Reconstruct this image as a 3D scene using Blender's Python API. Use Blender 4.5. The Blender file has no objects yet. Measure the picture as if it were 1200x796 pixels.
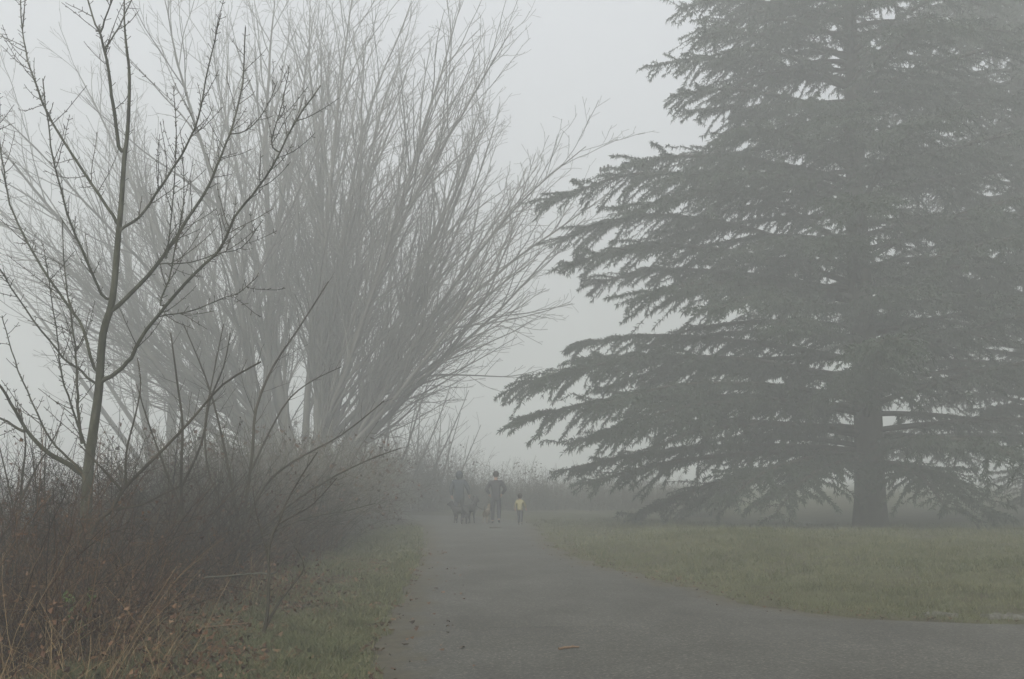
import bpy, math, random
import numpy as np
from mathutils import Vector, Matrix
R = math.radians
PI = math.pi
sc = bpy.context.scene
col = sc.collection

# ------------------------------------------------------------------ camera
F_PX, W_PX, H_PX, HORIZON, EYE = 1240.0, 1200.0, 796.0, 560.0, 1.6
TH = math.atan((HORIZON - H_PX / 2) / F_PX)
cam = bpy.data.cameras.new('camera')
cam.lens = 36 * F_PX / W_PX
cam.sensor_width = 36
cam.clip_start = 0.05
cam.clip_end = 2000
camo = bpy.data.objects.new('camera', cam)
camo.location = (0, 0, EYE)
camo.rotation_euler = (PI / 2 + TH, 0, 0)
col.objects.link(camo)
sc.camera = camo


def at(px, py, Y):
    """point of the photograph (1200x796 pixels) at the real depth Y metres"""
    u = (px - W_PX / 2) / F_PX
    v = (H_PX / 2 - py) / F_PX
    d = Vector((u, math.cos(TH) - v * math.sin(TH), math.sin(TH) + v * math.cos(TH)))
    return Vector((0, 0, EYE)) + d * (Y / d.y)


# ------------------------------------------------------------------ helpers
def smooth(a, b, x):
    t = np.clip((x - a) / (b - a), 0, 1)
    return t * t * (3 - 2 * t)


def tag(o, label=None, cat=None, group=None, kind=None):
    if label: o['label'] = label
    if cat: o['category'] = cat
    if group: o['group'] = group
    if kind: o['kind'] = kind
    return o


def empty(name, loc, label, cat, group=None, rz=0.0):
    o = bpy.data.objects.new(name, None)
    o.empty_display_size = 0.2
    o.location = loc
    o.rotation_euler = (0, 0, rz)
    col.objects.link(o)
    return tag(o, label, cat, group)


def link_mesh(name, me, mat, parent=None):
    o = bpy.data.objects.new(name, me)
    me.materials.clear()
    me.materials.append(mat)
    col.objects.link(o)
    if parent is not None:
        o.parent = parent
    return o


class MB:
    """collects tubes and small faces (vectorised) and links them as ONE mesh object"""

    def __init__(self):
        self.t = {}
        self.q = []
        self.raw = []

    def tube(self, pts, rad, sides=3):
        self.t.setdefault((len(pts), sides), []).append((pts, rad))

    def quads(self, a):
        self.q.append(np.asarray(a, np.float32).reshape(-1, 4, 3))

    def mesh(self, v, f):
        self.raw.append((np.asarray(v, np.float32), [tuple(x) for x in f]))

    def data(self, name, smooth_shade=True):
        V, L, S = [], [], []
        nv = 0
        nl = 0
        for (n, s), lst in self.t.items():
            P = np.array([[tuple(p) for p in x[0]] for x in lst], np.float32)
            r = np.array([x[1] for x in lst], np.float32)
            B = len(lst)
            T = np.gradient(P, axis=1)
            T /= np.linalg.norm(T, axis=2, keepdims=True) + 1e-9
            m = P[:, -1] - P[:, 0]
            ref = np.zeros((B, 3), np.float32)
            ref[np.arange(B), np.argmin(np.abs(m), axis=1)] = 1
            A = np.cross(T, ref[:, None, :])
            A /= np.linalg.norm(A, axis=2, keepdims=True) + 1e-9
            Bn = np.cross(T, A)
            ang = np.arange(s) * 2 * PI / s
            ring = (P[:, :, None, :] + r[:, :, None, None] *
                    (A[:, :, None, :] * np.cos(ang)[None, None, :, None] + Bn[:, :, None, :] * np.sin(ang)[None, None, :, None]))
            V.append(ring.reshape(-1, 3))
            base = nv + np.arange(B)[:, None, None] * (n * s)
            i = np.arange(n - 1)[None, :, None] * s
            k = np.arange(s)[None, None, :]
            k2 = (k + 1) % s
            F = np.stack([base + i + k, base + i + k2, base + i + s + k2, base + i + s + k], axis=-1).reshape(-1, 4)
            L.append(F.reshape(-1))
            S.append(nl + np.arange(len(F)) * 4)
            nl += len(F) * 4
            # end cap
            cap = (base[:, 0, 0][:, None] + (n - 1) * s + np.arange(s)[None, :])
            L.append(cap.reshape(-1))
            S.append(nl + np.arange(B) * s)
            nl += B * s
            nv += B * n * s
        if self.q:
            Q = np.concatenate(self.q)
            V.append(Q.reshape(-1, 3))
            L.append(nv + np.arange(len(Q) * 4))
            S.append(nl + np.arange(len(Q)) * 4)
            nl += len(Q) * 4
            nv += len(Q) * 4
        for v, f in self.raw:
            V.append(v)
            fl = np.concatenate([np.array(x) for x in f]) + nv
            ln = np.array([len(x) for x in f])
            L.append(fl)
            S.append(nl + np.concatenate([[0], np.cumsum(ln)[:-1]]))
            nl += len(fl)
            nv += len(v)
        V = np.concatenate(V)
        L = np.concatenate(L).astype(np.int32)
        S = np.concatenate(S).astype(np.int32)
        me = bpy.data.meshes.new(name)
        me.vertices.add(len(V))
        me.vertices.foreach_set('co', V.reshape(-1).astype(np.float32))
        me.loops.add(len(L))
        me.loops.foreach_set('vertex_index', L)
        me.polygons.add(len(S))
        me.polygons.foreach_set('loop_start', S)
        me.polygons.foreach_set('use_smooth', np.full(len(S), smooth_shade))
        me.update(calc_edges=True)
        return me

    def build(self, name, mat, parent=None, smooth_shade=True):
        return link_mesh(name, self.data(name, smooth_shade), mat, parent)


def copy_tree(o, parent=None):
    c = o.copy()
    col.objects.link(c)
    if parent is not None:
        c.parent = parent
    for ch in [x for x in bpy.data.objects if x.parent is o]:
        copy_tree(ch, c)
    return c


# ------------------------------------------------------------------ materials
def material(name, colors, rough=0.85, scale=6.0, island=0.0, spec=0.06, detail=5, bump=0.0, trans=0.0, stretch=(1, 1, 1)):
    """colors: list of rgb mixed by object-space noise; island: share of a per-piece random value"""
    m = bpy.data.materials.new(name)
    m.use_nodes = True
    nt = m.node_tree
    b = nt.nodes['Principled BSDF']
    b.inputs['Roughness'].default_value = rough
    b.inputs['Specular IOR Level'].default_value = spec
    tc = nt.nodes.new('ShaderNodeTexCoord')
    mp = nt.nodes.new('ShaderNodeMapping')
    mp.inputs['Scale'].default_value = stretch
    nt.links.new(tc.outputs['Object'], mp.inputs['Vector'])
    nz = nt.nodes.new('ShaderNodeTexNoise')
    nz.inputs['Scale'].default_value = scale
    nz.inputs['Detail'].default_value = detail
    nz.inputs['Roughness'].default_value = 0.65
    nt.links.new(mp.outputs[0], nz.inputs['Vector'])
    val = nz.outputs['Fac']
    if island > 0:
        g = nt.nodes.new('ShaderNodeNewGeometry')
        mx = nt.nodes.new('ShaderNodeMix')
        mx.inputs[0].default_value = island
        nt.links.new(val, mx.inputs[2])
        nt.links.new(g.outputs['Random Per Island'], mx.inputs[3])
        val = mx.outputs[0]
    rp = nt.nodes.new('ShaderNodeValToRGB')
    lo, hi = (0.3, 0.7) if island < 0.5 else (0.1, 0.9)
    e = rp.color_ramp.elements
    while len(e) < len(colors):
        e.new(0.5)
    for i, c in enumerate(colors):
        e[i].position = lo + (hi - lo) * i / max(1, len(colors) - 1)
        e[i].color = (*c, 1)
    nt.links.new(val, rp.inputs[0])
    nt.links.new(rp.outputs[0], b.inputs['Base Color'])
    if bump > 0:
        bp = nt.nodes.new('ShaderNodeBump')
        bp.inputs['Strength'].default_value = bump
        bp.inputs['Distance'].default_value = 0.02
        n2 = nt.nodes.new('ShaderNodeTexNoise')
        n2.inputs['Scale'].default_value = scale * 8
        n2.inputs['Detail'].default_value = 4
        nt.links.new(mp.outputs[0], n2.inputs['Vector'])
        nt.links.new(n2.outputs['Fac'], bp.inputs['Height'])
        nt.links.new(bp.outputs[0], b.inputs['Normal'])
    return m


M = {}
M['bark_moss'] = material('mossy_bark', [(.014, .013, .009), (.036, .037, .022), (.085, .085, .062)], .9, 9, bump=.9, stretch=(1, 1, .35))
M['bark_grey'] = material('grey_bark', [(.05, .049, .041), (.085, .083, .071), (.13, .127, .112)], .9, 3, island=.3, bump=.4, stretch=(1, 1, .3))
M['bark_dark'] = material('dark_bark', [(.016, .014, .009), (.034, .03, .02), (.06, .053, .037)], .9, 4, bump=.7, stretch=(1, 1, .25))
M['bark_cedar'] = material('cedar_bark', [(.02, .018, .014), (.04, .035, .028), (.06, .053, .043)], .95, 4, bump=.8, stretch=(1, 1, .2))
M['twig'] = material('twig_bark', [(.014, .012, .007), (.032, .028, .017), (.06, .052, .032)], .85, 3, island=.6)
M['cane_red'] = material('red_cane', [(.005, .0033, .002), (.013, .0075, .004), (.05, .023, .010), (.115, .075, .04)], .7, 3, island=.8)
M['hedge_cane'] = material('hedge_cane', [(.04, .038, .028), (.07, .067, .05), (.11, .105, .08)], .85, 3, island=.8)
M['cane_dark'] = material('dark_cane', [(.005, .0042, .0028), (.011, .009, .005), (.055, .046, .03)], .8, 3, island=.8)
M['dead_leaf'] = material('dead_leaf', [(.012, .007, .004), (.035, .017, .009), (.07, .034, .017), (.125, .075, .042)], .6, 9, island=.8)
M['green_leaf'] = material('green_leaf', [(.03, .06, .015), (.07, .12, .03), (.12, .19, .04)], .5, 9, island=.6)
M['needles'] = material('cedar_needles', [(.022, .031, .022), (.04, .052, .037), (.06, .076, .053)], .7, .8, island=.5)
M['straw'] = material('straw', [(.03, .018, .009), (.085, .052, .024), (.22, .16, .085)], .7, 3, island=.85)
M['grass'] = material('grass_blades', [(.03, .036, .015), (.055, .064, .028), (.085, .088, .042), (.17, .15, .085)], .6, .7, island=.6)
M['stone'] = material('stone', [(.035, .034, .024), (.075, .073, .06), (.12, .118, .10)], .9, 9, bump=.5)
M['stick'] = material('stick_wood', [(.07, .045, .026), (.14, .09, .055), (.2, .14, .09)], .7, 20, bump=.3)
M['skin'] = material('skin', [(.35, .22, .16), (.42, .27, .2)], .5, 6)
M['jacket_dark'] = material('dark_jacket_cloth', [(.025, .025, .028), (.04, .04, .044)], .8, 8, bump=.2)
M['trouser'] = material('dark_trouser_cloth', [(.022, .023, .028), (.035, .037, .044)], .85, 8, bump=.2)
M['coat_blue'] = material('slate_blue_coat_cloth', [(.022, .028, .034), (.035, .044, .052)], .8, 8, bump=.2)
M['yellow'] = material('yellow_jacket_cloth', [(.17, .155, .075), (.21, .19, .095)], .7, 8, bump=.2)
M['hair'] = material('dark_hair', [(.015, .012, .01), (.03, .024, .018)], .6, 30)
M['shoe'] = material('dark_shoe', [(.015, .014, .013), (.03, .028, .026)], .6, 12)
M['fur_black'] = material('black_fur', [(.018, .018, .018), (.03, .03, .028)], .8, 12)
M['fur_tan'] = material('tan_fur', [(.09, .072, .048), (.14, .112, .075)], .85, 12)
M['lead'] = material('lead_webbing', [(.02, .02, .02), (.03, .03, .03)], .7, 10)
M['feather'] = material('dark_feather', [(.02, .018, .016), (.045, .04, .035)], .7, 30)
M['pale_stick'] = material('pale_bare_wood', [(.035, .036, .026), (.07, .07, .054)], .8, 14)

# ------------------------------------------------------------------ ground layout
EDGE_R = [(-60, 54), (-12, 48.5), (-5.5, 47), (-1.2, 44.5), (.5, 40), (.66, 37), (.85, 30), (.95, 25), (1.35, 20.9), (1.95, 18.4), (2.5, 16.2), (2.9, 14.3), (3.3, 13.1), (3.95, 12.35), (5.7, 11.8), (12, 11.4), (40, 11), (139, 10)]
EDGE_L = [(-60, 48), (-12, 45), (-6.5, 43.5), (-4.1, 41.5), (-3.2, 38), (-2.45, 30.5), (-1.8, 22), (-1.5, 15.3), (-1.3, 11), (-1.08, 8.4), (-.9, 4), (-.8, -30)]
_ry = np.array([p[1] for p in EDGE_R][::-1], float); _rx = np.array([p[0] for p in EDGE_R][::-1], float)
_ly = np.array([p[1] for p in EDGE_L][::-1], float); _lx = np.array([p[0] for p in EDGE_L][::-1], float)


def wob(y):
    return .05 * np.sin(y * 2.3) + .035 * np.sin(y * 5.1 + 1) + .02 * np.sin(y * 11.7 + 2)


def xr(y):
    y = np.asarray(y, float)
    return np.where(y < 10, 139.0, np.interp(y, _ry, _rx)) + 1.8 * wob(y + 40) * (y > 13)


def xl(y):
    return np.interp(y, _ly, _lx) + wob(np.asarray(y, float))


def dist_poly(x, y, poly):
    d = np.full(np.shape(x), 1e9)
    for (x0, y0), (x1, y1) in zip(poly[:-1], poly[1:]):
        ex, ey = x1 - x0, y1 - y0
        t = np.clip(((x - x0) * ex + (y - y0) * ey) / (ex * ex + ey * ey), 0, 1)
        d = np.minimum(d, np.hypot(x - x0 - t * ex, y - y0 - t * ey))
    return d


def hgt(x, y):
    x = np.asarray(x, float); y = np.asarray(y, float)
    dr = dist_poly(x, y, EDGE_R); dl = dist_poly(x, y, EDGE_L)
    right = (x > xr(y)); left = (x < xl(y))
    lump = (.03 * np.sin(x * 1.7 + y * .6) * np.sin(y * 1.3 - x * .4) + .018 * np.sin(x * 3.9 + 1) * np.sin(y * 3.3) + .01 * np.sin(x * 9 + y * 3) * np.sin(y * 8))
    far = .75 * smooth(46, 74, y)
    hr = .01 + .26 * smooth(0, 5.5, dr) + lump * smooth(0, 1.2, dr) + .26 * np.exp(-((x - 3.9) / 2.4) ** 2 - ((y - 22.5) / 3.4) ** 2) * smooth(0, 2.2, dr)
    hl = .01 + .10 * smooth(0, 2.5, dl) + lump * smooth(0, 1, dl)
    hr = hr - .38 * smooth(24, 38, y) * smooth(.5, 8, dr)
    return np.where(right, hr, np.where(left, hl, -.04)) + far


def hz(x, y):
    return float(hgt(np.array([x]), np.array([y]))[0])


def grid_mesh(name, xs, ys, mat, z):
    X, Y = np.meshgrid(xs, ys)
    Z = z(X, Y)
    nx, ny = len(xs), len(ys)
    mb = MB()
    i = np.arange(ny - 1)[:, None] * nx + np.arange(nx - 1)[None, :]
    F = np.stack([i, i + 1, i + nx + 1, i + nx], -1).reshape(-1, 4)
    mb.mesh(np.stack([X, Y, Z], -1).reshape(-1, 3), F)
    return mb.build(name, mat)


def ground_mat():
    m = bpy.data.materials.new('turf_soil')
    m.use_nodes = True
    nt = m.node_tree; N = nt.nodes; L = nt.links
    b = N['Principled BSDF']; b.inputs['Roughness'].default_value = .95
    b.inputs['Specular IOR Level'].default_value = .1
    tc = N.new('ShaderNodeTexCoord')
    def noise(s, d=6):
        n = N.new('ShaderNodeTexNoise'); n.inputs['Scale'].default_value = s; n.inputs['Detail'].default_value = d
        n.inputs['Roughness'].default_value = .7
        L.new(tc.outputs['Object'], n.inputs['Vector']); return n.outputs['Fac']
    def ramp(v, stops):
        r = N.new('ShaderNodeValToRGB'); e = r.color_ramp.elements
        while len(e) < len(stops): e.new(.5)
        for k, (p, c) in enumerate(stops): e[k].position = p; e[k].color = (*c, 1)
        L.new(v, r.inputs[0]); return r.outputs[0]
    g = ramp(noise(1.1), [(.32, (.035, .03, .02)), (.46, (.05, .048, .025)), (.58, (.062, .064, .032)), (.7, (.09, .082, .045))])
    s = ramp(noise(6), [(.35, (.012, .009, .006)), (.55, (.025, .018, .012)), (.7, (.05, .037, .025))])
    # bare soil in the thicket (x below about -4.2 m) and in scattered patches
    sx = N.new('ShaderNodeSeparateXYZ'); L.new(tc.outputs['Object'], sx.inputs[0])
    a = N.new('ShaderNodeMath'); a.operation = 'MULTIPLY_ADD'
    L.new(noise(.9, 4), a.inputs[0]); a.inputs[1].default_value = 5.0
    L.new(sx.outputs['X'], a.inputs[2])
    mr = N.new('ShaderNodeMapRange'); mr.inputs['From Min'].default_value = -.2; mr.inputs['From Max'].default_value = -1.5
    L.new(a.outputs[0], mr.inputs['Value'])
    mx = N.new('ShaderNodeMix'); mx.data_type = 'RGBA'
    L.new(mr.outputs[0], mx.inputs[0]); L.new(g, mx.inputs[6]); L.new(s, mx.inputs[7])
    L.new(mx.outputs[2], b.inputs['Base Color'])
    bp = N.new('ShaderNodeBump'); bp.inputs['Distance'].default_value = .05; bp.inputs['Strength'].default_value = .8
    L.new(noise(14), bp.inputs['Height']); L.new(bp.outputs[0], b.inputs['Normal'])
    return m


def path_mat():
    m = bpy.data.materials.new('worn_damp_asphalt')
    m.use_nodes = True
    nt = m.node_tree; N = nt.nodes; L = nt.links
    b = N['Principled BSDF']
    tc = N.new('ShaderNodeTexCoord')
    def noise(s, d=5, st=(1, 1, 1)):
        mp = N.new('ShaderNodeMapping'); mp.inputs['Scale'].default_value = st
        L.new(tc.outputs['Object'], mp.inputs[0])
        n = N.new('ShaderNodeTexNoise'); n.inputs['Scale'].default_value = s; n.inputs['Detail'].default_value = d
        n.inputs['Roughness'].default_value = .7
        L.new(mp.outputs[0], n.inputs['Vector']); return n.outputs['Fac']
    def ramp(v, stops):
        r = N.new('ShaderNodeValToRGB'); e = r.color_ramp.elements
        while len(e) < len(stops): e.new(.5)
        for k, (p, c) in enumerate(stops): e[k].position = p; e[k].color = (*c, 1)
        L.new(v, r.inputs[0]); return r.outputs[0]
    big = ramp(noise(.8, 9, (1, .6, 1)), [(.3, (.036, .035, .029)), (.5, (.049, .048, .041)), (.7, (.064, .063, .055))])
    fine = ramp(noise(38, 7), [(.3, (.4, .4, .4)), (.5, (1, 1, 1)), (.7, (1.8, 1.8, 1.72))])
    mx = N.new('ShaderNodeMix'); mx.data_type = 'RGBA'; mx.blend_type = 'MULTIPLY'; mx.inputs[0].default_value = .8
    L.new(big, mx.inputs[6]); L.new(fine, mx.inputs[7])
    vo = N.new('ShaderNodeTexVoronoi'); vo.inputs['Scale'].default_value = 55        # aggregate showing in the surface
    L.new(tc.outputs['Object'], vo.inputs['Vector'])
    vr = N.new('ShaderNodeSeparateColor'); L.new(vo.outputs['Color'], vr.inputs[0])
    agg = ramp(vr.outputs[0], [(.1, (.45, .45, .45)), (.6, (.95, .95, .95)), (.86, (1.2, 1.2, 1.18)), (.95, (2.4, 2.35, 2.2))])
    mx0 = mx
    mx = N.new('ShaderNodeMix'); mx.data_type = 'RGBA'; mx.blend_type = 'MULTIPLY'; mx.inputs[0].default_value = .6
    L.new(mx0.outputs[2], mx.inputs[6]); L.new(agg, mx.inputs[7])
    ea = N.new('ShaderNodeAttribute'); ea.attribute_name = 'edge'
    ad = N.new('ShaderNodeMath'); ad.operation = 'MULTIPLY_ADD'       # earth and moss creep in from the verge
    L.new(noise(2.2, 6), ad.inputs[0]); ad.inputs[1].default_value = -1.5; L.new(ea.outputs['Fac'], ad.inputs[2])
    dr = N.new('ShaderNodeMapRange'); L.new(ad.outputs[0], dr.inputs['Value'])
    dr.inputs['From Min'].default_value = -.62; dr.inputs['From Max'].default_value = -.3
    dr.inputs['To Min'].default_value = .9; dr.inputs['To Max'].default_value = 0
    dirt = ramp(noise(7, 6), [(.35, (.03, .025, .017)), (.55, (.05, .045, .028)), (.7, (.075, .065, .042))])
    m2 = N.new('ShaderNodeMix'); m2.data_type = 'RGBA'
    L.new(dr.outputs[0], m2.inputs[0]); L.new(mx.outputs[2], m2.inputs[6]); L.new(dirt, m2.inputs[7])
    L.new(m2.outputs[2], b.inputs['Base Color'])
    wet = N.new('ShaderNodeMapRange'); L.new(noise(.35, 3, (1, .6, 1)), wet.inputs['Value'])
    wet.inputs['From Min'].default_value = .38; wet.inputs['From Max'].default_value = .62
    wet.inputs['To Min'].default_value = .95; wet.inputs['To Max'].default_value = .78
    L.new(wet.outputs[0], b.inputs['Roughness'])
    b.inputs['Specular IOR Level'].default_value = .2
    bp = N.new('ShaderNodeBump'); bp.inputs['Distance'].default_value = .006; bp.inputs['Strength'].default_value = .7
    L.new(noise(120, 3), bp.inputs['Height']); L.new(bp.outputs[0], b.inputs['Normal'])
    return m


def spread(lo, hi, c, n, p=2.2):
    t = np.linspace(-1, 1, n)
    a = np.sign(t) * np.abs(t) ** p
    return np.where(a < 0, c + a * (c - lo), c + a * (hi - c))


ground = grid_mesh('ground', spread(-138, 138, 2, 420), spread(-38, 388, 15, 420), ground_mat(), hgt)
tag(ground, kind='structure')

# the path: rows across from its left edge to its right edge
ys = np.concatenate([np.arange(-30, 8, .5), np.arange(8, 14.5, .03), np.arange(14.5, 40, .1), np.arange(40, 47.4, .1)])
NC = 48
rows = []
erow = []
for y in ys:
    a, b_ = float(xl(y)), float(xr(y))
    t = np.linspace(0, 1, NC)
    if b_ - a > 12: t = t ** 2.2
    x = a - .04 + t * (b_ - a + .08)
    e = np.minimum(x - a, np.minimum(b_ - x, 3)) / 1.5
    z = .004 + .03 * np.clip(e, 0, 1) + .75 * float(smooth(46, 74, y)) + .004 * np.sin(x * 2.1 + y) * np.sin(y * 1.1)
    rows.append(np.stack([x, np.full(NC, y), z], -1)); erow.append(np.minimum(x - a, b_ - x))
mb = MB()
i = np.arange(len(ys) - 1)[:, None] * NC + np.arange(NC - 1)[None, :]
mb.mesh(np.concatenate(rows), np.stack([i, i + 1, i + NC + 1, i + NC], -1).reshape(-1, 4))
po = mb.build('path', path_mat())
at_ = po.data.attributes.new('edge', 'FLOAT', 'POINT')
at_.data.foreach_set('value', np.concatenate(erow).astype(np.float32))
tag(po, kind='structure')

# ------------------------------------------------------------------ grass, litter
rng = np.random.default_rng(7)


def blades(x, y, h, w, lean, z=None):
    n = len(x)
    z = hgt(x, y) - .01 if z is None else z
    a = rng.uniform(0, 2 * PI, n)
    dx, dy = np.cos(a) * w / 2, np.sin(a) * w / 2
    b = rng.uniform(0, 2 * PI, n)
    lx, ly = np.cos(b) * lean, np.sin(b) * lean
    base = np.stack([x, y, z], -1); side = np.stack([dx, dy, 0 * dx], -1)
    tip = base + np.stack([lx, ly, h], -1)
    mid = base + np.stack([lx * .35, ly * .35, h * .6], -1)
    q1 = np.stack([base - side, base + side, mid + side * .8, mid - side * .8], 1)
    q2 = np.stack([mid - side * .8, mid + side * .8, tip + side * .15, tip - side * .15], 1)
    return np.concatenate([q1, q2])


def patchy(x, y, s=1.0):
    return .5 + .25 * np.sin(x * 1.9 * s + 1.3 * np.sin(y * .8 * s)) + .25 * np.sin(y * 2.3 * s + 1.7 * np.sin(x * 1.1 * s))


g = MB()
# right lawn
for y0, y1, n, h, w in ((11, 16, 90000, .045, .006), (16, 24, 80000, .055, .009), (24, 40, 50000, .07, .014)):
    y = rng.uniform(y0, y1, n); x = rng.uniform(.6, 1, n) * 0 + rng.uniform(0, 1, n) * (y * .52 + 1.5)
    de = dist_poly(x, y, EDGE_R)
    k = (x > xr(y) - .02) & (rng.uniform(0, 1, n) < (.25 + .75 * patchy(x, y)) * (1 - .8 * (patchy(x, y, 1.4) > .45) * np.exp(-de / .5)))
    x, y = x[k], y[k]
    d = dist_poly(x, y, EDGE_R)
    hh = h * rng.uniform(.5, 1.5, len(x)) * (1 + .9 * (patchy(x, y, 2.3) > .75)) * (.6 + .4 * smooth(0, .5, d))
    g.quads(blades(x, y, hh, w * rng.uniform(.6, 1.3, len(x)), hh * rng.uniform(.2, 1.0, len(x))))
# coarser tufts standing out of the turf
n = 420
ty = rng.uniform(11.6, 25, n); tx = rng.uniform(0, 1, n) * (ty * .52 + 1)
k = tx > xr(ty) + .05; tx, ty = tx[k], ty[k]
tx = np.concatenate([tx, xl(np.linspace(8, 22, 90)) - rng.uniform(.1, 2.4, 90)]); ty = np.concatenate([ty, np.linspace(8, 22, 90)])
bx = np.repeat(tx, 34) + rng.normal(0, .05, len(tx) * 34); by = np.repeat(ty, 34) + rng.normal(0, .05, len(tx) * 34)
bh = np.repeat(rng.uniform(.05, .14, len(tx)), 34) * rng.uniform(.5, 1.2, len(bx))
g.quads(blades(bx, by, bh, np.full(len(bx), .007), bh * rng.uniform(.3, 1.1, len(bx))))
# left verge
for y0, y1, n, h, w in ((7.6, 12, 60000, .05, .005), (12, 20, 40000, .06, .008), (20, 34, 20000, .08, .013)):
    y = rng.uniform(y0, y1, n); x = xl(y) - 2.6 * rng.uniform(0, 1, n) ** 1.2
    k = (rng.uniform(0, 1, n) < .12 + .88 * (patchy(x, y, 1.6) > .42)) & (dist_poly(x, y, EDGE_L) > .25 * rng.uniform(0, 1, n))
    x, y = x[k], y[k]
    hh = h * rng.uniform(.5, 1.5, len(x)) * (1 + 1.2 * (patchy(x, y, 3.1) > .8))
    g.quads(blades(x, y, hh, w * rng.uniform(.6, 1.3, len(x)), hh * rng.uniform(.3, 1.2, len(x))))
tag(g.build('grass', M['grass']), 'short winter turf with straw tips beside the path', 'grass', kind='stuff')


def leaves(x, y, z, size, flat=.5):
    """little bent leaves, two faces folded along the midrib"""
    n = len(x)
    a = rng.uniform(0, 2 * PI, n)
    p = np.stack([x, y, z], -1)
    u = np.stack([np.cos(a), np.sin(a), rng.normal(0, flat, n)], -1); u /= np.linalg.norm(u, axis=1, keepdims=True)
    w = np.cross(u, rng.normal(0, flat, (n, 3)) + [0, 0, 1]); w /= np.linalg.norm(w, axis=1, keepdims=True) + 1e-9
    nn = np.cross(u, w)
    s = size[:, None]
    fold = rng.uniform(.1, .45, n)[:, None]
    l = p + u * s * .05 + w * s * .42 + nn * s * fold
    r = p + u * s * .05 - w * s * .42 + nn * s * fold
    return np.concatenate([np.stack([p - u * s * .55, l, l + u * s * .12 - w * s * .1, p + u * s * .6], 1),
                           np.stack([p - u * s * .55, p + u * s * .6, r + u * s * .12 + w * s * .1, r], 1)])


lt = MB()
n = 9000
y = 7.2 + 14 * rng.uniform(0, 1, n) ** 1.5
x = xl(y) + .1 - 3.6 * rng.uniform(0, 1, n) ** .8
k = patchy(x, y, 1.6) + .25 * rng.uniform(-1, 1, n) < .6 + .1 * (xl(y) - x)
x, y = x[k], y[k]
lt.quads(leaves(x, y, hgt(x, y) + rng.uniform(.005, .035, len(x)), rng.uniform(.025, .075, len(x)), .35))
n = 500
y = rng.uniform(11.2, 26, n); x = xr(y) + rng.normal(.25, .3, n)
k = (x < 14) & (x > -3); x, y = x[k], y[k]
lt.quads(leaves(x, y, np.maximum(hgt(x, y), .03) + .012, rng.uniform(.02, .05, len(x)), .3))
n = 140
y = rng.uniform(8, 24, n); x = xl(y) + .9 * rng.uniform(0, 1, n) ** 2.5
lt.quads(leaves(x, y, np.full(n, .04), rng.uniform(.03, .07, n), .15))
tag(lt.build('leaf_litter', M['dead_leaf'], smooth_shade=False), 'fallen brown leaves on the verge left of the path', 'fallen leaves', kind='stuff')

# ------------------------------------------------------------------ growing wood
rnd = random.Random(11)


def rvec():
    return Vector((rnd.gauss(0, 1), rnd.gauss(0, 1), rnd.gauss(0, 1))).normalized()


def perp(d):
    v = rvec()
    v = v - d * v.dot(d)
    return v.normalized()


def interp(pts, rad, t):
    n = len(pts) - 1
    f = t * n
    k = min(int(f), n - 1)
    a = f - k
    return pts[k].lerp(pts[k + 1], a), (pts[k + 1] - pts[k]).normalized(), rad[k] + (rad[k + 1] - rad[k]) * a


def shoot(mb, p, d, length, r0, r1, n, wander, up, sides):
    """one curved tapering axis"""
    pts, rad = [p.copy()], [r0]
    d = d.normalized()
    s = length / n
    for i in range(n):
        d = (d + rvec() * wander + Vector((0, 0, up))).normalized()
        p = p + d * s
        pts.append(p.copy())
        t = (i + 1) / n
        rad.append(r0 + (r1 - r0) * t ** .8)
    mb.tube(pts, rad, sides)
    return pts, rad


def ramify(mb, pts, rad, L, level, cfg):
    """side branches along an axis; cfg[level] = spacing, angle, length share, min length, wander, up, segments, sides"""
    if level >= len(cfg):
        return
    c = cfg[level]
    k = max(1, int(L * (1 - c['t0']) / c['sp']))
    for i in range(k):
        t = c['t0'] + (1 - c['t0']) * (i + rnd.random()) / k
        t = min(t, .985)
        p, d, r = interp(pts, rad, t)
        a = R(rnd.uniform(*c['ang']))
        dd = d * math.cos(a) + perp(d) * math.sin(a)
        ln = max(c['min'], L * c['share'] * (1 - t * .75)) * rnd.uniform(.55, 1.25)
        rr = min(r * .6, max(c['rmin'], .0085 * ln))
        q, ra = shoot(mb, p, dd, ln, rr, c['rend'], c['n'], c['w'], c['up'], c['s'])
        ramify(mb, q, ra, ln, level + 1, cfg)


# ---- the big bare tree with many stems
def big_bare_tree(name, label, base, stems, cfg, seed, sc_=1.0):
    rnd.seed(seed)
    root = empty(name, base, label, 'tree')
    root.scale = (sc_, sc_, sc_)
    tr, cr = MB(), MB()
    for (lean, az, L, r, up) in stems:
        d = Vector((math.sin(R(lean)) * math.cos(R(az)), math.sin(R(lean)) * math.sin(R(az)), math.cos(R(lean))))
        p = Vector((math.cos(R(az)) * .15 + rnd.uniform(-.4, .4), math.sin(R(az)) * .3, -.1 if lean < 45 else 1.1 + (lean - 45) * .03))
        if math.cos(R(az)) > .5 and lean > 18: L *= .9 if lean < 40 else 1.08
        pts, rad = shoot(tr, p, d, L, r, .008, 22, .075, up, 7)
        ramify(cr, pts, rad, L, 0, cfg)
    tr.build('trunk', M['bark_grey'], root)
    cr.build('crown', M['bark_grey'], root)
    return root


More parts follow.
